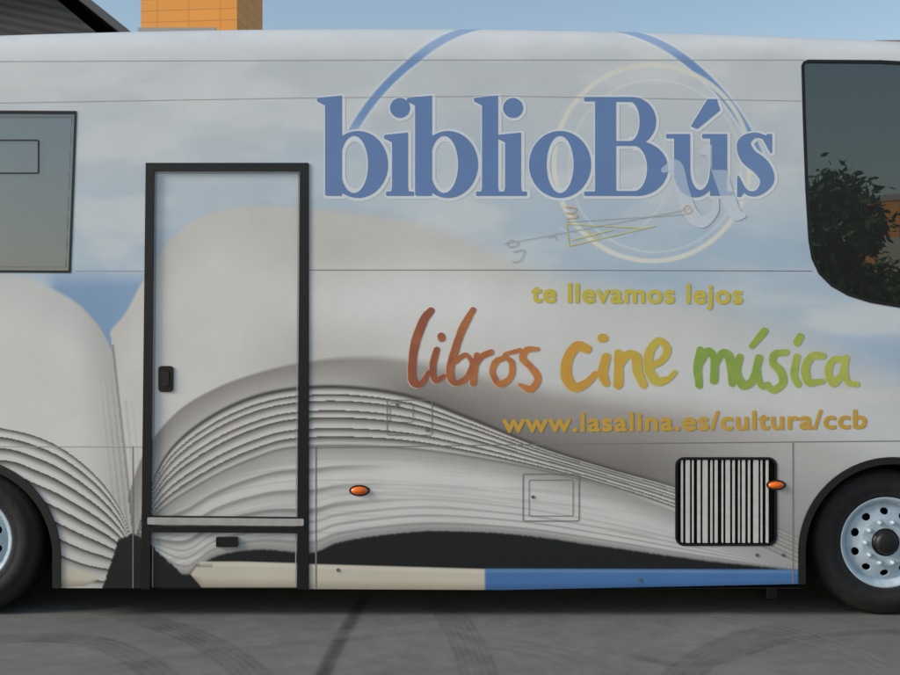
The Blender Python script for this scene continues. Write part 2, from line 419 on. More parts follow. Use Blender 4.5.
iso('door_handle_recess',150,360,180,400,0.6,lambda x,y:sbox(x,y,158,366,173,392,3.5),0.006,M_blackp,solid=0.006)
iso('door_handle_grip',150,360,180,400,0.5,lambda x,y:sbox(x,y,161.5,371,169,386,2),-0.003,M_black,solid=0.008)
qbar('step_light',[(216,537),(238,537),(238,547),(216,547)],-0.004,M_blackp,0.016)
# seams
def seam(name,P,r=0.55,m=M_seam,off=-0.0012):
    P=np.array(P,float)
    def sd(x,y):
        d=sstroke(x,y,P,r,False)
        for f in (archR,archL,winR,winL,lambda x,y:spoly(x,y,DO),vent): d=np.maximum(d,-f(x,y))
        return np.maximum(d,y-bottom(x))
    x0,x1=P[:,0].min()-3,P[:,0].max()+3; y0,y1=P[:,1].min()-3,P[:,1].max()+3
    iso(name,x0,y0,x1,y1,1.0,sd,off,m,stepy=0.4) if x1-x0>50 else iso(name,x0,y0,x1,y1,0.4,sd,off,m,stepy=1.0)
seam('seam_cant_rail',[(-400,103),(0,103),(300,98),(500,96),(804,101)],0.3,M_seaml)
seam('seam_waist_a',[(76,271),(143,271)],0.35,M_seaml)
seam('seam_waist',[(309,270),(500,270),(812,271)],0.38,M_seam)
seam('seam_skirt_rear',[(-200,446),(143,447)],0.4,M_seaml)
seam('seam_skirt',[(309,448),(560,444),(900,441)],0.5)
seam('hatch_left',[(316,448),(316,588)],0.7)
seam('hatch_right',[(793,443),(793,584)],0.7)
seam('seam_vertical_a',[(133,447),(133,588)],0.5)
seam('seam_gutter',[(-400,63),(0,61.5),(400,60),(804,60)],0.3,M_seaml)
def outl(name,a,b,c,d,r=1,w=0.55,m=M_seam):
    iso(name,a-3,b-3,c+3,d+3,0.5,lambda x,y:np.abs(sbox(x,y,a,b,c,d,r))-w,-0.002,m)
outl('filler_flap',387,400,432,435,2,0.45); outl('filler_flap_inner',390,403,413,422,2,0.35)
outl('service_flap',523,474,579,521,2,0.55); outl('service_flap_inner',529,480,573,516,2,0.4)
for (a,b) in ((397,405),(533,497),(427,430),(757,555),(783,555),(640,580),(338,570)):
    iso('lock',a-5,b-5,a+5,b+5,0.4,lambda x,y:np.hypot(x-a,y-b)-1.8,-0.004,M_metal,solid=0.004)
# barcode vent grille
iso('vent_back',670,452,782,551,2,lambda x,y:vent(x,y)-1,0.045,M_dark)
iso('vent_frame',670,452,782,551,0.7,lambda x,y:np.abs(vent(x,y)+0.2)-1.1,-0.004,M_blackp,solid=0.05)
x=681.0; bars=[]
ws=[2.2,4.2,1.6,3.2,5.0,2.0,3.0,1.6,4.4,2.4,1.6,3.2,2.2,5.0,1.8,2.6,3.6]
gs=[2.6,2.2,3.6,2.2,2.8,2.2,4.0,2.4,2.4,3.4,2.2,2.8,3.2,2.2,3.4,2.4,2.4]
for w_,g_ in zip(ws,gs):
    if x+w_>772: break
    bars.append((x,x+w_)); x+=w_+g_
def barsd(X,Y):
    d=np.full(X.shape,1e9)
    for a,b in bars: d=np.minimum(d,np.abs(X-(a+b)/2)-(b-a)/2)
    return np.maximum(d,vent(X,Y)+2)
M_bar=mat('grille_white',(205,205,203),0.5,noise=0.08)
iso('vent_bars',674,456,778,547,0.5,barsd,0.002,M_bar,solid=0.006,stepy=1.5)
# side markers
def lens(name,cx,cy,w,h):
    iso(name+'_base',cx-w-5,cy-h-5,cx+w+5,cy+h+5,0.5,lambda x,y:sell(x,y,cx,cy,w+1.8,h+1.6),-0.005,M_black,solid=0.005)
    bpy.ops.mesh.primitive_uv_sphere_add(segments=32,ring_count=16,radius=1,location=(WX(cx),-0.006,WZ(cy)))
    o=bpy.context.object; o.name=name; o.scale=(w/S,0.022,h/S); o.data.materials.append(M_orange); o.parent=bus
    bpy.ops.object.shade_smooth()
lens('side_marker_lamp',359.5,490.5,8.5,4); lens('side_marker_lamp_b',776,485,8,3.6)

# ------------------------------------------------------------------ lettering
BL=196
def stem(x,y,a,b,top,base=True,flag=True):
    d=sbox(x,y,a,top,b,BL)
    if base: d=U(d,sbox(x,y,a-6,BL-4.5,b+6,BL,1),spoly(x,y,[(a-1,BL-4),(a-5,BL-3),(b+5,BL-3),(b+1,BL-4),(b,BL-9),(a,BL-9)]))
    if flag: d=U(d,spoly(x,y,[(a-8,top+1),(b,top-1.5),(b,top+8),(a+1,top+9),(a-8,top+4.5)]))
    return d
def let_b(x,y,a):
    st=np.maximum(stem(x,y,a,a+17,97,False,True),-spoly(x,y,[(a-1,BL+1),(a-1,BL-2),(a+3,BL+1)]))
    bowl=np.maximum(sell(x,y,a+33,164.5,30,33.5),-sell(x,y,a+29,164.5,14,28.5))
    bowl=np.maximum(bowl,(a+10)-x)
    return U(st,bowl)
def let_i(x,y,a): return U(stem(x,y,a,a+16,134),np.hypot(x-a-8,y-108)-10)
def title(x,y):
    d=let_b(x,y,325)
    d=U(d,let_i(x,y,392),let_b(x,y,415),stem(x,y,482,498,97),let_i(x,y,505))
    d=U(d,np.maximum(sell(x,y,560,164.5,31,33.5),-sell(x,y,560,164.5,13.5,28.5)))
    up=U(sbox(x,y,612,97,632,146),sell(x,y,632,121.5,24,24.5)); upi=U(sbox(x,y,615,102,630,141),sell(x,y,630,121.5,9.5,19.5))
    lo=U(sbox(x,y,612,141,636,196),sell(x,y,637,168.5,31,27.5)); loi=U(sbox(x,y,615,146,634,191),sell(x,y,634,168.5,13,22.5))
    B=U(np.maximum(up,-upi),np.maximum(lo,-loi),sbox(x,y,595,97,616,196),sbox(x,y,584,97,618,101.5,1),sbox(x,y,584,191.5,618,196,1))
    d=U(d,B)
    u=U(sbox(x,y,674,134,690,178),sbox(x,y,710,134,727,196),sbox(x,y,666,134,690,138.5,1),sbox(x,y,702,134,727,138.5,1),sbox(x,y,710,191.5,734,196,1))
    ub=np.maximum(np.maximum(sell(x,y,695,172,21,25.5),-sell(x,y,700,168,10,22)),170-y); ub=np.maximum(ub,x-718)
    d=U(d,u,ub,spoly(x,y,[(692,126),(697,128),(719,110),(716,100),(708,100)])-1)
    s=U(sstroke(x,y,[(770,146,1.5),(765,138,2.2),(754,135.5,3),(744,143,6.5),(748,156,8.5),(761,167,8.8),(767,180,7),(759,192,3.4),(748,193,2.4),(740,184,1.8)]),
        spoly(x,y,[(767,134),(772,134),(772,153),(770,153),(763,140)]),spoly(x,y,[(737,176),(739,176),(746,190),(741,197),(737,197)]))
    return U(d,s)
iso('title_outline',300,85,795,208,0.9,lambda x,y:title(x-1.2,y-0.6)-2.4,-0.0010,M_let,flat((214,220,225)))
def tp(x,y):
    c=np.array((96,128,182))[None]+np.zeros((len(x),3)); m=ss(640,780,x)[:,None]*0.35
    return c*(1-m)+np.array((120,150,192))*m
iso('title_letters',305,88,790,203,0.8,title,-0.0018,M_let,tp)
def ghost(x,y):
    return U(sstroke(x,y,[(664,170,3),(676,166,6),(682,190,7),(690,212,7),(702,222,6),(714,212,4),(716,200,3)]),
             sstroke(x,y,[(702,152,3),(712,152,7),(722,180,7),(734,212,6.5),(744,216,2)]))
def gp(x,y):
    t=title(x,y)<0; m=(t*1.0)[:,None]
    return np.array((200,210,222))*(1-m)+np.array((162,183,212))*m
iso('ghost_letter',655,145,750,235,0.6,lambda x,y:np.maximum(ghost(x,y),-U(*[ (sbox(x,y,712,120,727,170)) ])),-0.0026,M_let,gp)
def thin(name,strokes,r,rgb,off=-0.0022):
    A=np.array([p[:2] for s in strokes for p in s],float)
    def sd(x,y): return U(*[sstroke(x,y,s,r,len(s)>2) for s in strokes])
    iso(name,A[:,0].min()-4,A[:,1].min()-4,A[:,0].max()+4,A[:,1].max()+4,0.45,sd,off,M_let,flat(rgb))
thin('diagram_lines_yellow',[[(566,224),(640,228)],[(566,224),(569,246)],[(569,246),(655,226)],[(585,229),(598,239)],[(572,240),(612,230)]],0.55,(212,202,118))
thin('diagram_lines_grey',[[(503,244),(690,209)],[(566,222),(690,214)]],0.35,(176,183,180),-0.0030)
thin('diagram_marks',[[(565,207),(575,208),(573,213),(566,213)],[(573,213),(577,217),(566,219)],[(683,209),(688,206),(692,211),(687,214),(683,209)]],0.6,(210,174,130),-0.0034)
thin('diagram_marks_b',[[(506,243),(512,240),(518,244),(510,247),(506,243)],[(548,238),(553,235),(556,240)],[(513,252),(524,250),(520,260),(512,262)]],0.5,(174,185,182),-0.0034)
def word(name,strokes,r,paintf,edge):
    A=np.array([p[:2] for s in strokes for p in s],float); b=(A[:,0].min()-9,A[:,1].min()-9,A[:,0].max()+9,A[:,1].max()+9)
    def sd(x,y):
        w=1.0*np.sin(x*0.21+y*0.13)*0.5+0.8*(vnoise(x/5.0,y/5.0,19)-0.5)
        return U(*[sstroke(x,y,s,r,len(s)>2) for s in strokes])+w*0.7
    iso(name+'_outline',*b,0.6,lambda x,y:sd(x+0.5,y-0.5)-0.4,-0.0010,M_let,flat(edge))
    iso(name,*b,0.6,sd,-0.0020,M_let,paintf)
def grad(c0,c1,x0,x1):
    def f(x,y):
        t=(ss(x0,x1,x)+0.9*(fbm(x/9.0,y/9.0,3)-0.5))[:,None]; t=np.clip(t,0,1)
        return np.array(c0)*(1-t)+np.array(c1)*t
    return f
word('handwritten_libros',[
 [(431,311,3.4),(424,320,4.2),(416,342,4.4),(412,366,4.2),(413,381,4.0),(421,384,3.2),(429,372,2.4)],
 [(437,350,3.0),(433,366,3.6),(435,380,3.2),(444,376,2.2)],[(441,336,3.2),(442,338,3.2)],
 [(473,310,3.2),(463,328,4.0),(455,350,4.0),(450,372,3.8),(455,383,3.2),(466,378,3.0),(472,364,2.6),(466,355,2.2),(455,362,2.2)],
 [(477,355,3.0),(474,370,3.6),(473,383,3.0)],[(474,370,2.2),(481,357,2.8),(491,352,2.8)],
 [(506,357,2.8),(496,362,3.2),(493,374,3.2),(500,384,3.0),(511,377,2.8),(512,363,2.8),(505,355,2.4),(520,350,2)],
 [(538,349,2.2),(527,350,3.0),(523,358,3.2),(532,368,3.4),(538,379,3.4),(531,389,3.2),(520,385,2.4)]],3.4,grad((156,82,54),(202,126,62),405,545),(206,180,156))
word('handwritten_cine',[
 [(588,349,4),(577,346,5),(568,358,5.4),(566,374,5.4),(574,387,5.0),(586,383,4),(595,374,3)],
 [(606,357,4.2),(603,372,4.8),(606,383,4.0)],[(602,338,4.4),(604,338,4.4)],
 [(619,354,4.4),(618,384,4.8)],[(619,368,3.2),(627,355,4.2),(636,357,4.8),(638,371,4.8),(643,384,4.2)],
 [(650,367,3.2),(663,359,3.4),(667,348,3.8),(659,341,3.8),(650,352,4.4),(649,370,4.8),(657,381,4.4),(668,379,3.4),(675,372,2.6)]],4.6,grad((214,156,56),(202,184,70),560,680),(212,200,158))
word('handwritten_musica',[
 [(700,350,3.6),(698,368,4.2),(699,385,3.8)],[(699,366,3),(707,352,3.8),(714,358,4.2),(714,380,3.8)],[(714,368,3),(722,353,3.8),(730,359,4.2),(732,383,3.8)],
 [(740,357,3.8),(737,372,4.2),(743,385,4.0),(753,380,3.8),(759,358,3.6)],[(757,370,3.4),(761,385,3.4),(768,384,2.4)],[(752,346,3),(764,331,4.0)],
 [(786,352,3),(775,354,3.8),(773,363,3.8),(781,372,4.0),(783,383,3.8),(774,390,3.4),(767,385,2.6)],
 [(797,357,3.4),(794,374,3.8),(798,384,3.2)],[(797,342,3.6),(800,337,3.6)],
 [(823,356,3.0),(812,356,3.8),(805,368,4.2),(809,382,4.0),(822,381,2.8)],
 [(843,359,2.8),(833,360,3.6),(828,372,3.8),(834,383,3.6),(842,374,3.2),(846,358,3.2)],[(844,368,3.2),(848,382,3.4),(857,384,2.4)]],3.9,grad((136,168,68),(182,190,82),695,860),(196,204,168))
def txt(name,body,x0,x1,base0,base1,h,rgb,spread,off):
    cu=bpy.data.curves.new(name,'FONT'); cu.body=body; cu.size=1.0; cu.resolution_u=6; cu.space_character=1.08
    ob=bpy.data.objects.new(name+'_t',cu); sc.collection.objects.link(ob)
    dg=bpy.context.evaluated_depsgraph_get(); dg.update()
    me=bpy.data.meshes.new_from_object(ob.evaluated_get(dg)); bpy.data.objects.remove(ob)
    n=len(me.vertices); co=np.empty(n*3); me.vertices.foreach_get('co',co); co=co.reshape(-1,3)
    fc=[list(p.vertices) for p in me.polygons]
    mn=co[:,0].min(); mxx=co[:,0].max(); u=(co[:,0]-mn)/(mxx-mn)
    px=x0+u*(x1-x0); py=base0+(base1-base0)*u-co[:,1]*h
    V=[];FF=[]
    k=0
    for dx,dy in ((0,0),(spread,0),(-spread,0),(0,spread),(0,-spread),(.7*spread,.7*spread),(-.7*spread,-.7*spread),(.7*spread,-.7*spread),(-.7*spread,.7*spread)):
        V.append(np.stack([WX(px+dx),np.full(n,off-0.00012*k),WZ(py+dy)],1)); FF+=[[i+n*k for i in q] for q in fc]; k+=1
    ob=mk(name,np.concatenate(V).tolist(),FF,M_let,bus)
    a=ob.data.color_attributes.new('Col','FLOAT_COLOR','POINT')
    a.data.foreach_set('color',np.tile(np.append(lin(rgb)*KP,1.0),n*k).astype(np.float32))
txt('slogan_text','te llevamos lejos',532,742,302,303.5,27,(202,186,76),1.0,-0.0015)
txt('web_address','www.lasalina.es/cultura/ccb',503,866,432,428,26,(198,158,62),0.9,-0.0015)

# ------------------------------------------------------------------ wheels
def lathe(name,prof,cx,cz,m,parent,seg=96):
    v=[];f=[];n=len(prof)
    for k in range(seg):
        a=2*math.pi*k/seg
        for r,y in prof: v.append((cx+r*math.cos(a),y,cz+r*math.sin(a)))
    for k in range(seg):
        for q in range(n-1):
            a=k*n+q; b=((k+1)%seg)*n+q; f.append((a,b,b+1,a+1))
    return mk(name,v,f,m,parent,True)
def wheel(tag,cx,R,convex):
    cz=R
    lathe('tyre_'+tag,[(0.27,0.075),(0.29,0.058),(0.31,0.052),(0.325,0.055),(0.33,0.051),(0.39,0.047),(0.395,0.051),(0.435,0.058),(R-0.012,0.075),(R,0.10),(R,0.16),(R-0.012,0.165),(R-0.012,0.175),(R,0.18),(R,0.26),(R-0.012,0.265),(R,0.28),(R,0.33),(R-0.03,0.36),(0.30,0.37)],cx,cz,M_tyre,bus)
    lathe('rim_flange_'+tag,[(0.238,0.12),(0.250,0.085),(0.262,0.070),(0.274,0.060),(0.284,0.058),(0.290,0.064),(0.29,0.09)],cx,cz,M_rim,bus)
    yf=0.080 if convex else 0.20
    def holes(x,y):
        r=np.hypot(x,y); d=r-0.25; d=np.maximum(d,0.088-r)
        for k in range(10):
            a=2*math.pi*(k+0.5)/10
            d=np.maximum(d,-(sell(x*math.cos(a)+y*math.sin(a),-x*math.sin(a)+y*math.cos(a),0.196,0,0.022,0.027)))
        return d
    def wm(px,py,off):
        r=np.hypot(px,py)
        yy=off+np.interp(r,[0.08,0.15,0.165,0.215,0.24,0.25],[-0.012,-0.012,-0.005,0.012,0.024,0.030])
        return np.stack([cx+px,yy,cz-py],1)
    iso('rim_disc_'+tag,-0.26,-0.26,0.26,0.26,0.004,holes,yf,M_rim,wmap=wm,solid=0.012,smooth=True)
    iso('rim_back_'+tag,-0.27,-0.27,0.27,0.27,0.02,lambda x,y:np.hypot(x,y)-0.262,yf+0.09,M_dark,wmap=lambda px,py,o:np.stack([cx+px,np.full(len(px),o),cz-py],1))
    lathe('hub_'+tag,[(0.0,yf-0.055),(0.05,yf-0.055),(0.064,yf-0.048),(0.072,yf-0.03),(0.075,yf-0.01),(0.10,yf-0.008),(0.10,yf+0.01)],cx,cz,M_black,bus,48)
    for k in range(10):
        a=2*math.pi*k/10; v=[];f=[]
        bx=cx+0.132*math.cos(a); bz=cz+0.132*math.sin(a)
        for yy,rr in ((yf-0.010,0.015),(yf-0.034,0.013),(yf-0.046,0.006)):
            for q in range(6): v.append((bx+rr*math.cos(q*math.pi/3),yy,bz+rr*math.sin(q*math.pi/3)))
        for l in range(2):
            for q in range(6): f.append((l*6+q,l*6+(q+1)%6,l*6+6+(q+1)%6,l*6+6+q))
        f.append(tuple(range(12,18))); mk('wheel_nut_'+tag,v,f,M_rim,bus)
wheel('front',(886-450)/F*6.86,0.46,True)
wheel('rear',(-33-450)/F*6.86,0.475,True)
for nm,cx,R in (('far_front',2.75,0.46),('far_rear',-3.04,0.475)):
    t=lathe('tyre_'+nm,[(0.1,2.15),(0.4,2.13),(R,2.16),(R,2.4),(0.4,2.43),(0.1,2.42)],cx,R,M_tyre,bus,48)
box('mud_flap',WX(778),WX(790),0.25,0.62,0.05,0.3,M_black,bus,0.01)
box('exhaust_silencer',WX(590),WX(720),0.8,1.3,0.1,0.22,M_dark,bus,0.03)

# ------------------------------------------------------------------ ground
def ground_mat():
    m=bpy.data.materials.new('worn_concrete'); m.use_nodes=True; nt=m.node_tree; b=nt.nodes['Principled BSDF']
    tc=nt.nodes.new('ShaderNodeTexCoord')
    def noise(s,d,r=0.6):
        n=nt.nodes.new('ShaderNodeTexNoise'); n.inputs['Scale'].default_value=s; n.inputs['Detail'].default_value=d; n.inputs['Roughness'].default_value=r
        nt.links.new(tc.outputs['Object'],n.inputs['Vector']); return n
    a=noise(0.9,5); g=noise(160,3,0.8); c=noise(7,8,0.7)
    r=nt.nodes.new('ShaderNodeValToRGB'); r.color_ramp.elements[0].position=0.3; r.color_ramp.elements[1].position=0.72
    r.color_ramp.elements[0].color=(0.098,0.096,0.092,1); r.color_ramp.elements[1].color=(0.205,0.201,0.193,1)
    mixn=nt.nodes.new('ShaderNodeMath'); mixn.operation='MULTIPLY_ADD'; mixn.inputs[1].default_value=0.5
    h=nt.nodes.new('ShaderNodeMath'); h.operation='MULTIPLY'; h.inputs[1].default_value=0.5
    nt.links.new(a.outputs['Fac'],h.inputs[0]); nt.links.new(c.outputs['Fac'],mixn.inputs[0]); nt.links.new(h.outputs[0],mixn.inputs[2])
    nt.links.new(mixn.outputs[0],r.inputs[0])
    mr=nt.nodes.new('ShaderNodeMapRange'); mr.inputs['From Min'].default_value=0.3; mr.inputs['From Max'].default_value=0.7; mr.inputs['To Min'].default_value=0.72; mr.inputs['To Max'].default_value=1.28
    nt.links.new(g.outputs['Fac'],mr.inputs['Value'])
    mx=nt.nodes.new('ShaderNodeVectorMath'); mx.operation='SCALE'
    nt.links.new(r.outputs[0],mx.inputs[0]); nt.links.new(mr.outputs[0],mx.inputs['Scale']); nt.links.new(mx.outputs[0],b.inputs['Base Color'])
    b.inputs['Roughness'].default_value=0.8
    bp=nt.nodes.new('ShaderNodeBump'); bp.inputs['Strength'].default_value=0.4; bp.inputs['Distance'].default_value=0.004
    nt.links.new(g.outputs['Fac'],bp.inputs['Height']); nt.links.new(bp.outputs[0],b.inputs['Normal'])
    return m
G=600
mk('ground',[(-G,-G,0),(G,-G,0),(G,G,0),(-G,G,0)],[(0,1,2,3)],ground_mat())
def trackmat(name,c,a0,a1):
    m=bpy.data.materials.new(name); m.use_nodes=True; nt=m.node_tree; b=nt.nodes['Principled BSDF']
    b.inputs['Base Color'].default_value=(c,c,c*0.98,1); b.inputs['Roughness'].default_value=0.75
    tr=nt.nodes.new('ShaderNodeBsdfTransparent'); mx=nt.nodes.new('ShaderNodeMixShader')
    tc=nt.nodes.new('ShaderNodeTexCoord'); n=nt.nodes.new('ShaderNodeTexNoise'); n.inputs['Scale'].default_value=5; n.inputs['Detail'].default_value=9; n.inputs['Roughness'].default_value=0.75
    nt.links.new(tc.outputs['Object'],n.inputs['Vector'])
    r=nt.nodes.new('ShaderNodeMapRange'); r.inputs['From Min'].default_value=0.35; r.inputs['From Max'].default_value=0.65; r.inputs['To Min'].default_value=a0; r.inputs['To Max'].default_value=a1
    nt.links.new(n.outputs['Fac'],r.inputs['Value'])
    at=nt.nodes.new('ShaderNodeAttribute'); at.attribute_name='w'
    mu=nt.nodes.new('ShaderNodeMath'); mu.operation='MULTIPLY'
    nt.links.new(r.outputs[0],mu.inputs[0]); nt.links.new(at.outputs['Fac'],mu.inputs[1])
    nt.links.new(mu.outputs[0],mx.inputs[0]); nt.links.new(tr.outputs[0],mx.inputs[1]); nt.links.new(b.outputs[0],mx.inputs[2])
    nt.links.new(mx.outputs[0],nt.nodes['Material Output'].inputs[0]); return m
M_tr=trackmat('tyre_mark_dark',0.06,0.05,0.34); M_trl=trackmat('dust_track',0.28,0.05,0.45); M_joint=trackmat('tar_joint',0.04,0.3,0.65)
marks=bpy.data.objects.new('tyre_marks',None); sc.collection.objects.link(marks)
lev=[0.004]
def g2(px,py):
    d=EYE*F/(py-337.5); return ((px-450)/F*d, d-DIST)
def ribbon(P,w,m,lines=1):
    P=crom(P,12); lev[0]+=0.0006; v=[];f=[];W=[]
    K=4*lines+1
    for i,p in enumerate(P):
        t=P[min(i+1,len(P)-1)]-P[max(i-1,0)]; t=t/(np.hypot(*t)+1e-9); nrm=np.array((-t[1],t[0]))
        for q in range(K):
            s=q/(K-1)-0.5; o=p+nrm*w*s
            v.append((o[0],o[1],lev[0]))
            if lines==1: a=1-abs(2*s)**2
            else: a=(0.25,0.6,1,0.6)[q%4]*(1 if 0<q<K-1 else 0)
            W.append(a*min(1,i/4,(len(P)-1-i)/4))
    for i in range(len(P)-1):
        for q in range(K-1):
            a=i*K+q; f.append((a,a+1,a+K+1,a+K))
    ob=mk('tyre_mark',v,f,m,marks); at=ob.data.attributes.new('w','FLOAT','POINT'); at.data.foreach_set('value',W)
ribbon([g2(365,596),g2(350,622),g2(332,655),g2(300,720)],0.11,M_joint)
ribbon([g2(60,600),g2(170,628),g2(240,665),g2(280,720)],0.22,M_tr,5)
ribbon([g2(-40,640),g2(80,640),g2(150,668),g2(190,720)],0.2,M_tr,4)
ribbon([g2(440,600),g2(465,640),g2(480,680),g2(490,730)],0.22,M_tr,6)
ribbon([g2(620,655),g2(700,665),g2(790,640),g2(900,632),g2(1000,640)],0.10,M_tr,2)
ribbon([g2(640,730),g2(690,668),g2(740,640),g2(800,625)],0.22,M_tr,5)
ribbon([g2(480,640),g2(560,655),g2(640,690),g2(700,740)],0.3,M_trl,3)
ribbon([g2(0,655),g2(120,660),g2(300,640),g2(480,625)],0.25,M_trl,1)
ribbon([g2(700,610),g2(760,625),g2(850,655),g2(960,720)],0.25,M_trl,4)

# ------------------------------------------------------------------ buildings
def panelmat(name,rgb,mortar,w,h,gap=0.03,bias=0.1):
    m=bpy.data.materials.new(name); m.use_nodes=True; nt=m.node_tree; b=nt.nodes['Principled BSDF']
    tc=nt.nodes.new('ShaderNodeTexCoord'); br=nt.nodes.new('ShaderNodeTexBrick')
    br.offset=0.0; br.inputs['Scale'].default_value=1.0; br.inputs['Brick Width'].default_value=w; br.inputs['Row Height'].default_value=h; br.inputs['Mortar Size'].default_value=gap
    c=lin(rgb); br.inputs['Color1'].default_value=(*c,1); br.inputs['Color2'].default_value=(*(c*(1-bias)),1); br.inputs['Mortar'].default_value=(*lin(mortar),1)
    nt.links.new(tc.outputs['UV'],br.inputs['Vector']); nt.links.new(br.outputs[0],b.inputs['Base Color'])
    b.inputs['Roughness'].default_value=0.6; return m
def bwall(name,x0,x1,y0,y1,z0,z1,m,parent):
    ob=box(name,x0,x1,y0,y1,z0,z1,m,parent); me=ob.data
    uv=me.uv_layers.new(name='UVMap')
    for p in me.polygons:
        for li in p.loop_indices:
            co=me.vertices[me.loops[li].vertex_index].co; n=p.normal
            uv.data[li].uv=(co.x,co.z) if abs(n.y)>0.5 else ((co.y,co.z) if abs(n.x)>0.5 else (co.x,co.y))
    return ob
M_or=panelmat('orange_cladding',(238,160,66),(206,136,60),1.2,0.42,0.02,0.06)
M_gl=glassmat('building_glass',(60,70,80),0.3)
M_conc=mat('concrete',(175,172,165),0.8,noise=0.1,nscale=2)
def orange_building(loc,rot,w,d,h,topfree):
    e=bpy.data.objects.new('orange_office_building',None); sc.collection.objects.link(e)
    bwall('walls',-w/2,w/2,0,d,0,h,M_or,e)
    bwall('parapet',-w/2-0.05,w/2+0.05,-0.05,d+0.05,h,h+0.25,M_conc,e)
    nfl=int(h//3.3)
    for k in range(nfl):
        z=1.0+k*3.3
        if z+1.6>h-topfree: break
        for q in range(int(w//2.6)):
            xx=-w/2+0.9+q*2.6
            box('window',xx,xx+1.5,-0.04,0.0,z,z+1.5,M_gl,e); box('window_sill',xx-0.05,xx+1.55,-0.1,0.0,z-0.1,z,M_conc,e)
            box('window_back',xx,xx+1.5,d,d+0.04,z,z+1.5,M_gl,e)
    e.location=loc; e.rotation_euler=(0,0,rot); return e
def scr(px,py,dep): return ((px-450)/F*dep, dep-DIST, EYE+(337.5-py)/F*dep)
dep=40.0
cxr,cyr,_=scr(237,0,dep)
rot=-math.radians(6)
w=(237-138)/F*dep/math.cos(rot)
orange_building((cxr-(w/2)*math.cos(rot), cyr-(w/2)*math.sin(rot),0),rot,w,3.4,17.5,7.0)
e=bpy.data.objects.new('grey_annex_building',None); sc.collection.objects.link(e)
a=scr(140,28.0,38); b_=scr(214,28.0,38)
bwall('walls',a[0],b_[0],a[1],a[1]+1.2,0,a[2]-0.15,M_conc,e); box('coping',a[0]-.05,b_[0]+.05,a[1]-.06,a[1]+1.25,a[2]-0.15,a[2],M_sill,e)
e=bpy.data.objects.new('dark_metal_clad_building',None); sc.collection.objects.link(e)
dd=26.0
P=[scr(134,35,dd),scr(60,-24,dd),scr(-500,-24,dd)]
M_clad=bpy.data.materials.new('dark_ribbed_metal'); M_clad.use_nodes=True
nt=M_clad.node_tree; b=nt.nodes['Principled BSDF']; tc=nt.nodes.new('ShaderNodeTexCoord'); mp=nt.nodes.new('ShaderNodeMapping'); mp.inputs['Rotation'].default_value=(0,math.radians(-12),0)
wv=nt.nodes.new('ShaderNodeTexWave'); wv.bands_direction='Z'; wv.inputs['Scale'].default_value=1.6; r=nt.nodes.new('ShaderNodeValToRGB')
r.color_ramp.elements[0].color=(0.03,0.03,0.032,1); r.color_ramp.elements[1].color=(0.07,0.07,0.075,1)
nt.links.new(tc.outputs['Object'],mp.inputs[0]); nt.links.new(mp.outputs[0],wv.inputs[0]); nt.links.new(wv.outputs[0],r.inputs[0]); nt.links.new(r.outputs[0],b.inputs['Base Color']); b.inputs['Roughness'].default_value=0.6
y0=dd-DIST
pts=[(P[2][0],0),(P[0][0]-0.4,0),(P[0][0]-0.4,P[0][2]-0.35),(P[1][0]-0.4,P[1][2]-0.3),(P[2][0],P[2][2]-0.3)]
v=[(x,y0,z) for x,z in pts]+[(x,y0+12,z) for x,z in pts]
mk('wall',v,[(0,1,2,3,4),(9,8,7,6,5),(1,6,7,2),(0,4,9,5)],M_clad,e)
rf=[(P[0][0],P[0][2]),(P[1][0],P[1][2]),(P[2][0],P[2][2])]
v=[];th=0.22
for yy in (y0-0.5,y0+12.5):
    for x,z in rf: v+=[(x,yy,z),(x,yy,z-th)]
f=[(0,1,3,2),(2,3,5,4),(6,8,9,7),(8,10,11,9),(0,2,8,6),(2,4,10,8),(1,7,9,3),(3,9,11,5),(0,6,7,1)]
mk('roof',v,f,mat('roof_fascia',(84,86,88),0.5,noise=0.1),e)
e=bpy.data.objects.new('brick_house',None); sc.collection.objects.link(e)
a=scr(838,33,34)
bwall('walls',a[0]+0.4,a[0]+16,a[1],a[1]+8,0,a[2]-0.6,panelmat('brick_wall',(150,100,75),(150,140,125),0.25,0.075,0.01),e)
mk('roof',[(a[0],a[1]-.4,a[2]-0.6),(a[0]+16.5,a[1]-.4,a[2]-0.6),(a[0]+16.5,a[1]+1,a[2]+0.1),(a[0]+1.6,a[1]+1,a[2]+0.05),(a[0],a[1]+8,a[2]-.6),(a[0]+16.5,a[1]+8,a[2]-.6)],[(0,1,2,3),(3,2,5,4),(0,3,4),(1,5,2)],mat('roof_tiles',(140,105,85),0.8,noise=0.2),e)
def refl(px,py,tot): return ((px-450)/F*tot, -(tot-DIST), EYE+(337.5-py)/F*tot)
q=refl(930,0,43)
o=orange_building((q[0],q[1],0),math.radians(225),6.0,5,7.3,1.2)
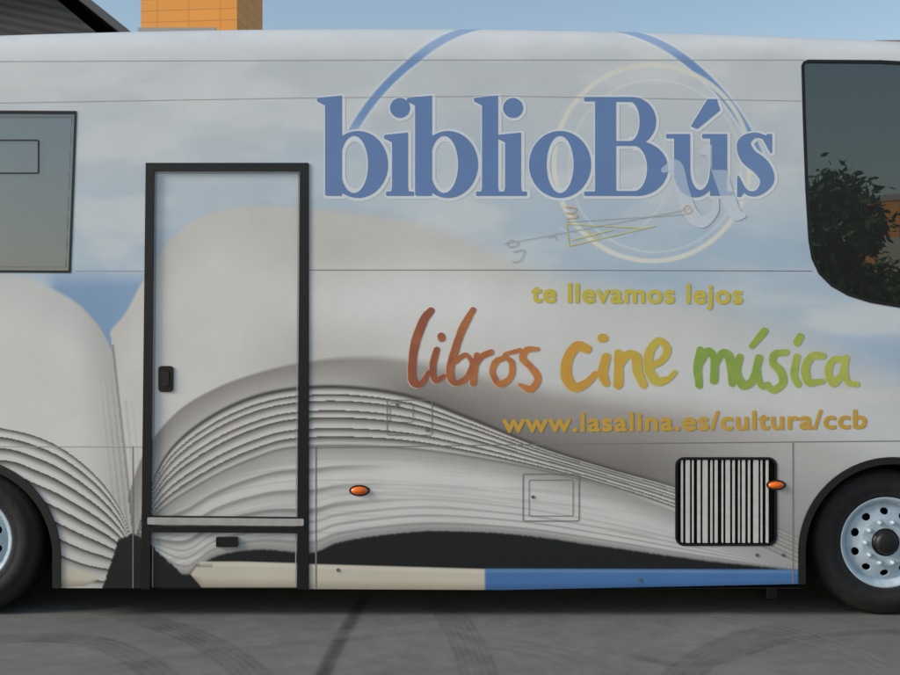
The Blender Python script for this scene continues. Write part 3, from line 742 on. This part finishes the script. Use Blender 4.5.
# ------------------------------------------------------------------ tree (reflected in the glass)
def tree(loc,h,cz,cr,nleaf,seed,zs=1.0):
    rs=random.Random(seed); e=bpy.data.objects.new('broadleaf_tree',None); sc.collection.objects.link(e); e.location=loc
    M_bark=mat('bark_%d'%seed,(80,66,52),0.9,noise=0.3,nscale=12,bump=0.6)
    m=bpy.data.materials.new('leaves_%d'%seed); m.use_nodes=True; nt=m.node_tree; b=nt.nodes['Principled BSDF']
    at=nt.nodes.new('ShaderNodeAttribute'); at.attribute_name='Col'; nt.links.new(at.outputs['Color'],b.inputs['Base Color']); b.inputs['Roughness'].default_value=0.6
    ve=[(0,0,0),(0.03,0.02,h*0.3),(0.0,0.05,h*0.5)]; ed=[(0,1),(1,2)]; rad=[0.13,0.10,0.08]
    for k in range(9):
        a=k*2.4; base=1 if k<4 else 2; r=cr*rs.uniform(0.5,0.85); z=cz+rs.uniform(-0.5,0.8)*cr*zs
        i=len(ve); mid=(math.cos(a)*r*0.45,math.sin(a)*r*0.45,(ve[base][2]+z)/2+0.15); tip=(math.cos(a)*r,math.sin(a)*r,z)
        ve+=[mid,tip]; ed+=[(base,i),(i,i+1)]; rad+=[0.05,0.02]
    me=bpy.data.meshes.new('trunk'); me.from_pydata(ve,ed,[]); ob=link(bpy.data.objects.new('trunk',me),e)
    ob.modifiers.new('s','SKIN'); 
    for i,r in enumerate(rad): me.skin_vertices[0].data[i].radius=(r,r)
    me.skin_vertices[0].data[0].use_root=True
    ob.modifiers.new('ss','SUBSURF').levels=1; me.materials.append(M_bark)
    cl=[]
    for k in range(46):
        while True:
            p=[rs.uniform(-1,1) for _ in range(3)]
            if 0.25<sum(q*q for q in p)<1: break
        cl.append((Vector((p[0]*cr,p[1]*cr,cz+p[2]*cr*zs)),rs.uniform(0.2,0.42),rs.uniform(0.6,1.3)))
    v=[];f=[];c=[]
    for k in range(nleaf):
        ce,rr,br=rs.choice(cl)
        d=Vector((rs.gauss(0,1),rs.gauss(0,1),rs.gauss(0,1)))*rr*0.5
        p=ce+d; L=rs.uniform(0.06,0.12); u=Vector((rs.gauss(0,1),rs.gauss(0,1),rs.gauss(0,1))).normalized(); w_=u.cross(Vector((rs.gauss(0,1),rs.gauss(0,1),rs.gauss(0,1)))).normalized()
        i=len(v); v+=[p-u*L,p+w_*L*0.45,p+u*L,p-w_*L*0.45]; f.append((i,i+1,i+2,i+3))
        g=br*rs.uniform(0.8,1.2); c+=[0.06*g,0.12*g,0.03*g,1]*4
    ob=mk('foliage',v,f,m,e); a=ob.data.color_attributes.new('Col','FLOAT_COLOR','POINT'); a.data.foreach_set('color',c)
p=refl(838,0,18.8)
tree((p[0],p[1],0),4.9,3.4,0.62,5500,3,2.0)
p=refl(895,0,23)
tree((p[0],p[1],0),3.4,2.1,1.1,6000,5)

# ------------------------------------------------------------------ light, world, camera
sd=Vector((-0.962,-0.272,0)).normalized(); el=math.radians(27)
tosun=Vector((sd.x*math.cos(el),sd.y*math.cos(el),math.sin(el)))
L=bpy.data.lights.new('sun','SUN'); L.energy=2.9; L.angle=math.radians(16); L.color=(1,0.92,0.81)
lo=bpy.data.objects.new('sun',L); sc.collection.objects.link(lo); lo.rotation_euler=(-tosun).to_track_quat('-Z','Y').to_euler()
w=bpy.data.worlds.new('World'); sc.world=w; w.use_nodes=True; nt=w.node_tree
bg=nt.nodes['Background']; sky=nt.nodes.new('ShaderNodeTexSky'); sky.sky_type='NISHITA'; sky.sun_disc=False
sky.sun_elevation=el; sky.sun_rotation=math.atan2(sd.x,sd.y); sky.air_density=1.2; sky.dust_density=1.2; sky.ozone_density=0.3
nt.links.new(sky.outputs[0],bg.inputs[0]); bg.inputs[1].default_value=0.15
cam=bpy.data.cameras.new('camera'); cam.sensor_width=36; cam.lens=36*F/900; cam.clip_end=2000
co=bpy.data.objects.new('camera',cam); sc.collection.objects.link(co); co.location=(0,-DIST,EYE); co.rotation_euler=(math.pi/2,0,0)
sc.camera=co
sc.view_settings.view_transform='Standard'; sc.view_settings.look='None'; sc.view_settings.exposure=0
